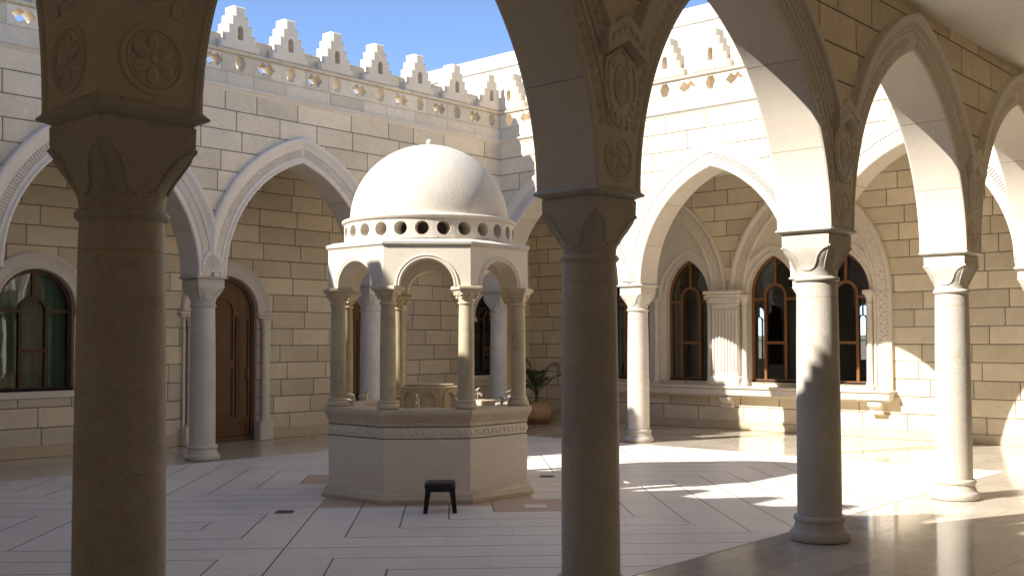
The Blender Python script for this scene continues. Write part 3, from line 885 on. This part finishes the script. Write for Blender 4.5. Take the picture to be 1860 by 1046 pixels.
for v in (7.4, 10.215, 13.03):
    xc = Yv(v); mb = MB(); prof = []
    side = [(0, .6), (.2, .6), (.215, .57), (.2, .535), (.17, .52), (.14, .5), (.12, .47), (.13, .44), (.115, .41), (.07, .4), (0, .38)]
    Lq = [[mb.vert((xc + s, y, z)) for y, z in side] for s in (-.1, .1)]
    mb.loft(Lq, True, True)
    for s in (-1, 1):
        for yy, zz, r_ in ((.165, .563, .034), (.1, .44, .028)):
            Lr = [[mb.vert((xc + s * q, yy + r_ * rr_ * cos(2 * pi * k / 12), zz + r_ * rr_ * sin(2 * pi * k / 12))) for k in range(12)] for q, rr_ in ((.098, 1), (.118, .95), (.122, .4))]
            mb.loft(Lr, True, True)
    for k in range(5): mb.tube([(xc - .07 + .035 * k, .205, .585), (xc - .07 + .035 * k, .2, .53), (xc - .07 + .035 * k, .135, .49)], .012, 6)
    mb.build('corbel', M['stone'], gw, 40)
# walls that close the passages round the camera, with the same ashlar
def plain_wall(label, loc, rz, length, h=ZC):
    t = thing('passage_wall', label, 'wall', loc, rz)
    mb = MB(); mb.box(0, length, -.3, 0, 0, h); mb.build('wall', M['ashlar_in'], t)
    mb = MB(); mb.bbox(0, length, 0, .016, 0, .168, .006); mb.build('base_course', M['marble'], t)
plain_wall('plain stone block wall of the near passage, behind the camera', (UW, VW, 0), 0, UB - UW)
plain_wall('plain stone block wall of the left passage, outside the picture', (UW, VB, 0), -pi / 2, VB - VW)

# ---- upper storey over the right rear wall
us = thing('upper_storey', 'taller sunlit building block with a white coping rising behind the right arcade parapet', 'building', (UB, VW, 0), pi / 2)
mb = MB(); mb.box(0, 18.2 - VW, -6.5, .02, ZC + .26, 7.62); mb.build('wall', M['upper'], us)
mb = MB(); mb.bbox(-.03, 18.23 - VW, -6.53, .06, 7.62, 7.93, .015); mb.build('coping', M['coping'], us)

# ---- dark rooms behind the windows
def room(label, loc, rz, length, depth, holes=()):
    t = thing('room', label, 'room', loc, rz)
    mb = MB()
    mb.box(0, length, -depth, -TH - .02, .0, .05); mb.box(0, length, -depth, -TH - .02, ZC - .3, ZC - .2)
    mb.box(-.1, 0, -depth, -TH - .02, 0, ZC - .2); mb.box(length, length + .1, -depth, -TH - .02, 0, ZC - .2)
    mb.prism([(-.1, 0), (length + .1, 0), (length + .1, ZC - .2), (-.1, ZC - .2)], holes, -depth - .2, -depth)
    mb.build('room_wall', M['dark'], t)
    return t
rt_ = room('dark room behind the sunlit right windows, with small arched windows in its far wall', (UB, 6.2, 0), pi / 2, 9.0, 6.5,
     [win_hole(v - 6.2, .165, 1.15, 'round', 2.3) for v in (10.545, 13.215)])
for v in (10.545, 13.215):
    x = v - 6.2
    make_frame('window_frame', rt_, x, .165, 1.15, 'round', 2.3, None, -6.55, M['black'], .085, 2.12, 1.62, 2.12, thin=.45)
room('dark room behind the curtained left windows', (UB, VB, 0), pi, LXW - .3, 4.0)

def curtain(label, xc, x0, x1, y):
    mb = MB(); n = 140; L = []
    for z in (.95, 1.5, 2.1, 2.75):
        L.append([mb.vert((X0, y + .035 * sin(k * .62 + .3 * sin(k * .21)) * (1 + .3 * sin(k * .13)) - .004 * (2.75 - z), z)) for k in range(n + 1) for X0 in [x0 + (x1 - x0) * k / n + .006 * sin(k * 1.1 + z)]])
    mb.loft(L, False)
    # give the cloth thickness
    nv = len(mb.v); vs = list(mb.v); fs = list(mb.f)
    for p in vs: mb.v.append((p[0], p[1] - .004, p[2]))
    for f in fs: mb.face([i + nv for i in reversed(f)])
    o = mb.build('curtain', M['curtain'], None, 60); o.location = (UB, VB, 0); o.rotation_euler = (0, 0, pi)
    tag(o, label, 'curtain'); o['kind'] = 'thing'
    return o
curtain('green curtain hanging behind the big round-topped window at the left edge', wins[0], X(6.78) - .75, X(6.78) + .75, -.25)
curtain('green curtain behind the narrow window seen through the right arch of the fountain', wins[1], X(16.2) - .75, X(16.2) + .75, -.25)

# ------------------------------------------------------------------ fountain
FC = (8.18, 8.56)
ft = thing('fountain', 'octagonal stone fountain pavilion with slender columns under a big white dome', 'fountain', (*FC, .004))
def oct_(R, z, mb, a0=pi / 8): return [mb.vert((R * cos(a0 + k * pi / 4), R * sin(a0 + k * pi / 4), z)) for k in range(8)]
def oct_loft(prof, name, mat, caps=True, parent=ft, angle=30):
    mb = MB(); mb.loft([oct_(r, z, mb) for r, z in prof], True, caps); return mb.build(name, mat, parent, angle)
RB = 1.13
oct_loft([(RB + .07, 0), (RB + .075, .012), (RB + .072, .045), (RB + .055, .06), (RB + .05, .075), (RB + .035, .1), (RB + .012, .115), (RB, .122), (RB - .02, .1225)], 'plinth', M['rim'])
oct_loft([(RB, .1), (RB, .64)], 'basin_wall', M['fount'])
mb = MB(); R2 = RB - .004
mb.loft([oct_(R2, .64, mb), oct_(R2, .76, mb)], True, True)
fz = mb
cs = cos(pi / 8)
for k in range(8):                                             # carved scroll band
    am = k * pi / 4; ap = R2 * cs; w = 2 * R2 * sin(pi / 8)
    for j in range(14):
        t = -w / 2 + w * (j + .5) / 14
        q = len(fz.v)
        fz.bump((t, 0, .70), .022, .014, .03, 8, 2, .6 * (1 if j % 2 else -1), 1)
        fz.bump((t + .03, 0, .70 + .02 * (1 if j % 2 else -1)), .013, .011, .013, 6, 2, 0, 1)
        for i in range(q, len(fz.v)):
            p = fz.v[i]; rr = ap + p[1]; fz.v[i] = (rr * cos(am) - p[0] * sin(am), rr * sin(am) + p[0] * cos(am), p[2])
fz.build('frieze', M['fount'], ft)
oct_loft([(RB - .01, .637), (RB + .0025, .637), (RB + .0025, .644), (RB - .01, .644)], 'joint_line', M['black'])
oct_loft([(RB - .01, .755), (RB + .0025, .755), (RB + .0025, .762), (RB - .01, .762)], 'joint_line', M['black'])
oct_loft([(RB - .01, .7625), (RB + .004, .7625), (RB + .004, .8), (RB + .014, .81), (RB + .02, .83), (RB + .034, .845), (RB + .038, .86), (RB + .048, .87), (RB + .053, .89), (RB + .051, .915), (RB + .042, .928), (RB - .01, .932), (.8, .932), (.79, .925), (.78, .88), (.4, .87)], 'rim', M['rim'])
oct_loft([(.79, .862), (.79, .885)], 'water', mat_simple("basin_water", (.30, .31, .29), .04, .5, var=.05)) if False else None
# inner pillar
pl = oct_loft([(.325, .86), (.325, 1.105), (.333, 1.108), (.333, 1.122), (.32, 1.126), (.2, 1.127)], 'pillar', M['rim'])
oct_loft([(.26, 1.128), (.29, 1.13), (.292, 1.145), (.28, 1.152)], 'lid', M['fcol'], True, pl)
mb = MB()
for k in range(8):
    am = k * pi / 4; q = len(mb.v)
    mb.prism([(-.085, .9)] + round_pts(0, .085, 1.0, 12) + [(.085, .9)], [[(-.062, .902)] + round_pts(0, .062, 1.0, 12) + [(.062, .902)]], 0, .022)
    for i in range(q, len(mb.v)):
        p = mb.v[i]; rr = .325 * cs - .002 + p[1]; mb.v[i] = (rr * cos(am) - p[0] * sin(am), rr * sin(am) + p[0] * cos(am), p[2])
mb.build('blind_arch', M['rim'], pl)
# taps
def tap(ang, r):
    mb = MB()
    mb.lathe([(.026, 0), (.026, .012), (.017, .018), (.016, .07), (.02, .075), (.02, .095), (.012, .1)], 14)
    mb.tube([(0, 0, .06), (.05, 0, .075), (.085, 0, .07), (.095, 0, .045)], [.014, .013, .012, .011], 8)
    mb.tube([(0, 0, .098), (-.02, 0, .115), (.045, 0, .14)], [.009, .01, .008], 8)
    o = mb.build('tap', M['chrome'], ft); o.location = (r * cos(ang), r * sin(ang), .93); o.rotation_euler = (0, 0, ang); return o
va = lambda deg: radians(deg) + (pi / 2 - YAW) - pi / 2      # view frame (0 right, 90 away) to world
for deg, r in ((-94, .83), (-67, .84), (-150, .9), (13, .87), (100, .84), (150, .87), (55, .86), (-25, .88)): tap(va(deg), r)
# columns
fcp = None
for k in range(8):
    a = pi / 8 + k * pi / 4; R = 1.03
    if fcp is None:
        mb = MB(); mb.lathe([(.0815, .09), (.081, .5), (.077, .9), (.0735, 1.06)], 28); c = mb.build('column', M['fcol'], ft, 50)
        mb = MB(); mb.lathe([(.1, 0), (.112, .006), (.116, .025), (.11, .045), (.1, .05), (.096, .06), (.1, .066), (.1, .08), (.09, .088), (.08, .091)], 28); b = mb.build('column_base', M['rim'], c, 50)
        mb = MB(); mb.lathe([(.07, 1.05), (.085, 1.055), (.088, 1.068), (.08, 1.078), (.07, 1.08)], 28)
        L = []
        for z, h, p in ((1.08, .074, 2), (1.11, .08, 2.2), (1.14, .093, 3), (1.165, .106, 6), (1.18, .112, 20), (1.19, .112, 30), (1.192, .122, 30), (1.2, .132, 30), (1.222, .134, 30), (1.235, .125, 30)):
            L.append([mb.vert((x, y, z)) for x, y in sq(h, p, 40)])
        mb.loft(L, True, True)
        for q in range(4):
            aa = q * pi / 2 + pi / 4
            for dz, rr, w in ((1.15, .118, .024), (1.12, .098, .02)):
                mb.lathe([(.0, dz - .02), (w * .7, dz - .012), (w, dz), (w * .7, dz + .014), (0, dz + .02)], 8, (rr * cos(aa), rr * sin(aa)))
            aa = q * pi / 2
            mb.lathe([(0, 1.13), (.016, 1.14), (.02, 1.155), (.012, 1.17), (0, 1.175)], 8, (.095 * cos(aa), .095 * sin(aa)))
        cp = mb.build('column_capital', M['rim'], c, 42)
        fcp = c; cc = c
    else:
        cc = fcp.copy(); COL.objects.link(cc); cc.parent = ft
        for ch in list(fcp.children):
            d = ch.copy(); COL.objects.link(d); d.parent = cc
    cc.location = (R * cos(a), R * sin(a), .932); cc.rotation_euler = (0, 0, a)
# canopy with eight round arches
ZA, ZT = 2.167, 2.57
mb = MB(); RC = 1.14; ap = RC * cs; w = RC * sin(pi / 8)
for k in range(8):
    am = k * pi / 4; ri = .275; th = .2
    q = len(mb.v)
    # outer and inner sheets (each face a trapezoid in plan), joined by the soffit
    arch = round_pts(0, ri, ZA, 20)
    wi = w * (ap - th) / ap
    tri_o = [(-w, ZA)] + arch + [(w, ZA), (w, ZT), (-w, ZT)]
    tri_i = [(-wi, ZA)] + arch + [(wi, ZA), (wi, ZT), (-wi, ZT)]
    for lp, yy in ((tri_o, 0), (tri_i, -th)):
        idx = [mb.vert((p[0], yy, p[1])) for p in lp]
        for t in tessellate_polygon([[Vector((p[0], p[1], 0)) for p in lp]]): mb.face([idx[i] for i in (t if yy == 0 else t[::-1])])
        if yy == 0: ia = idx
        else: ib = idx
    nA = len(arch)
    for j in range(nA + 1): mb.face((ia[j], ia[j + 1], ib[j + 1], ib[j]))
    for i in range(q, len(mb.v)):
        p = mb.v[i]; rr = ap + p[1]; mb.v[i] = (rr * cos(am) - p[0] * sin(am), rr * sin(am) + p[0] * cos(am), p[2])
cn = mb.build('canopy', M['fount'], ft, 30, recalc=False)
for k in range(8):
    mb = MB(); am = k * pi / 4
    strip_prof(mb, round_pts(0, .275, ZA, 28), [(-.005, -.01), (-.005, .005), (.006, .012), (.014, .009), (.016, .003), (.026, .003), (.028, .011), (.038, .013), (.044, .006), (.045, -.002)], ap, 1)
    o = mb.build('arch_moulding', M['fount'], cn); o.rotation_euler = (0, 0, am - pi / 2)
oct_loft([(.9, ZT - .005), (RC - .002, ZT - .005), (RC + .006, ZT - .004), (RC + .009, ZT + .008), (RC + .02, ZT + .014), (RC + .024, ZT + .018), (RC + .026, ZT + .042), (RC + .02, ZT + .047), (RC - .06, ZT + .075), (.8, ZT + .095)], 'cornice', M['dome'])
# drum with 26 round openings
ND = 26; mb = MB(); ZD0, ZD1 = 2.66, 2.875; RO, RI = .928, .75
for k in range(ND):
    a0 = 2 * pi * k / ND; hw_ = pi / ND
    outer = [(-hw_ + 2 * hw_ * t / 4, ZD0) for t in range(5)] + [(hw_ - 2 * hw_ * t / 4, ZD1) for t in range(5)]
    hole = [(.072 / RO * cos(2 * pi * t / 18), 2.768 + .072 * sin(2 * pi * t / 18)) for t in range(18)]
    mb.prism(outer, [hole], RI, RO, 0, T=lambda p, a0=a0: (p[1] * cos(a0 + p[0]), p[1] * sin(a0 + p[0]), p[2]))
bmv = mb.build('drum', M['dome'], ft, 30)
mb = MB(); mb.lathe([(.74, ZD1 - .004), (.93, ZD1 - .004), (.948, ZD1 + .004), (.956, ZD1 + .02), (.95, ZD1 + .035), (.93, ZD1 + .04), (.9, ZD1 + .05), (.74, ZD1 + .052)], 72)
mb.build('drum_ring', M['dome'], ft)
mb = MB(); R = .866; zb = 2.915
mb.lathe([(R + .004, zb - .005)] + [(R * cos(pi / 2 * k / 26), zb + R * .985 * sin(pi / 2 * k / 26)) for k in range(26)] + [(.001, zb + R * .985)], 80)
dm = mb.build('dome', M['dome'], ft, 60)
mb = MB(); zt = zb + R * .985
mb.lathe([(.03, zt - .006), (.026, zt + .004)] + [(.037 * cos(t), zt + .036 + .037 * sin(t)) for t in [-.9 + (pi / 2 + .9) * k / 8 for k in range(8)]] + [(.001, zt + .073)], 20); mb.build('finial', M['dome'], dm, 60)

# ------------------------------------------------------------------ small things
st = thing('stool', 'small black plastic stool with a ribbed rounded seat, in front of the fountain', 'stool', (7.185, 7.37, .004), (pi / 2 - YAW) + .06)
mb = MB(); L = []
for z, e_ in ((.228, .004), (.235, 0), (.262, .002), (.274, .008), (.281, .022), (.284, .05)):
    L.append([mb.vert((x, y, z)) for x, y in sq(.15 - e_, 6, 44)])
mb.loft(L, True, True)
mb.build('seat', M['plastic'], st)
mb = MB()
for q in range(4):
    a = q * pi / 2; Ls = []
    for z, yy in ((.19, -.148), (.25, -.139)):
        pass
    mb.box(-.112, .112, -.141, -.131, .2, .25, 0, lambda p, a=a: (p[0] * cos(a) - p[1] * sin(a), p[0] * sin(a) + p[1] * cos(a), p[2]))
mb.build('apron', M['plastic'], st)
for sx_ in (-1, 1):
    for sy_ in (-1, 1):
        mb = MB(); L = []
        for z, w_, e_ in ((0, .026, .158), (.12, .031, .148), (.21, .036, .139), (.252, .04, .134)):
            o0 = (e_, e_); pts = [(o0[0], o0[1]), (o0[0] - w_ * 1.5, o0[1]), (o0[0] - w_ * 1.5, o0[1] - .014), (o0[0] - .014, o0[1] - .014), (o0[0] - .014, o0[1] - w_ * 1.5), (o0[0], o0[1] - w_ * 1.5)]
            L.append([mb.vert((sx_ * x, sy_ * y, z)) for x, y in pts])
        mb.loft(L, True, True); mb.build('leg', M['plastic'], st)

pt = thing('potted_palm', 'young feathery palm in a round terracotta pot in the far corner of the passage', 'plant', (16.25, 13.93, .0), 0)
mb = MB(); mb.lathe([(.2, 0), (.27, .01), (.285, .045), (.27, .05), (.2, .03)], 32); mb.build('saucer', M['terracotta2'], pt)
mb = MB(); mb.lathe([(.15, .03), (.2, .035), (.26, .09), (.305, .17), (.315, .25), (.29, .33), (.245, .385), (.225, .4), (.235, .42), (.225, .43), (.2, .42), (.2, .37), (.05, .365)], 36); mb.build('pot', M['terracotta'], pt, 50)
mb = MB(); mb.lathe([(.2, .36), (.2, .385), (.1, .395), (.0, .4)], 20); mb.build('soil', M['soil'], pt)
mb = MB(); mb.tube([(0, 0, .37), (.01, 0, .5), (.0, .01, .62)], [.04, .035, .02], 10); mb.build('trunk', M['stem'], pt, 60)
rv = Vector((cos(YAW), -sin(YAW), 0)); fv = Vector((sin(YAW), cos(YAW), 0))
rnd = random.Random(3)
def frond(base, dirv, length, rise, droop):
    mb = MB(); n = 26; pts = []
    for k in range(n + 1):
        t = k / n; pts.append(Vector(base) + dirv * (length * t) + Vector((0, 0, rise * sin(t * 1.5) - droop * t * t)))
    mb.tube(pts, [.009 * (1 - .75 * k / n) for k in range(n + 1)], 5, 0)
    side = dirv.cross(Vector((0, 0, 1))).normalized()
    for k in range(5, n + 1):
        t = k / n; p = pts[k]; tg = (pts[min(k + 1, n)] - pts[k - 1]).normalized()
        ll = .25 * sin(min(1, t * 1.15) * pi * .82) * (.8 + .3 * rnd.random()) + .05
        for s in (-1, 1):
            d = (side * s * .75 + tg * .75 + Vector((0, 0, -.2 + .25 * rnd.random()))).normalized()
            nrm = d.cross(tg).normalized(); wv = d.cross(nrm).normalized() * .011
            q = [p, p + d * ll * .5 + wv + Vector((0, 0, .01)), p + d * ll + Vector((0, 0, -.25 * ll)), p + d * ll * .5 - wv + Vector((0, 0, .01))]
            mb.poly(q)
    return mb.build('frond', M['leaf'], pt, 60, recalc=False)
for ax, ay, ln, rs, dr in ((.35, -.1, .42, .88, .35), (.9, -.1, .72, .62, .22), (-.5, -.2, .30, .62, .1), (-.75, .2, .36, .42, .12), (-.2, -.6, .22, .5, .05), (.1, .5, .3, .55, .1), (-.6, -.5, .42, .34, .2), (.3, -.7, .3, .4, .08), (-.3, .1, .2, .7, .02)):
    frond((0, 0, .55), (rv * ax + fv * ay).normalized(), ln, rs, dr)

for (u, v), lab in (((6.18, 8.45), 'small bronze drain grate in the paving left of the black stool'), ((9.86, 8.29), 'small bronze drain grate in the paving close to the right side of the fountain')):
    g = thing('drain_grate', lab, 'drain', (u, v, .004), -pi / 4, 'drain grates in the courtyard paving')
    mb = MB(); mb.prism([(-.085, -.085), (.085, -.085), (.085, .085), (-.085, .085)], [[(-.068, -.068), (.068, -.068), (.068, .068), (-.068, .068)]], 0, .004, T=lambda p: (p[0], p[2], p[1] + .0005)); mb.build('rim', M['grate'], g)
    mb = MB()
    for k in range(7): mb.box(-.067 + .0195 * k, -.058 + .0195 * k, -.068, .068, .0005, .003)
    mb.box(-.068, .068, -.068, .068, .0004, .0009, 1)
    mb.build('bars', [M['grate'], M['black']], g)
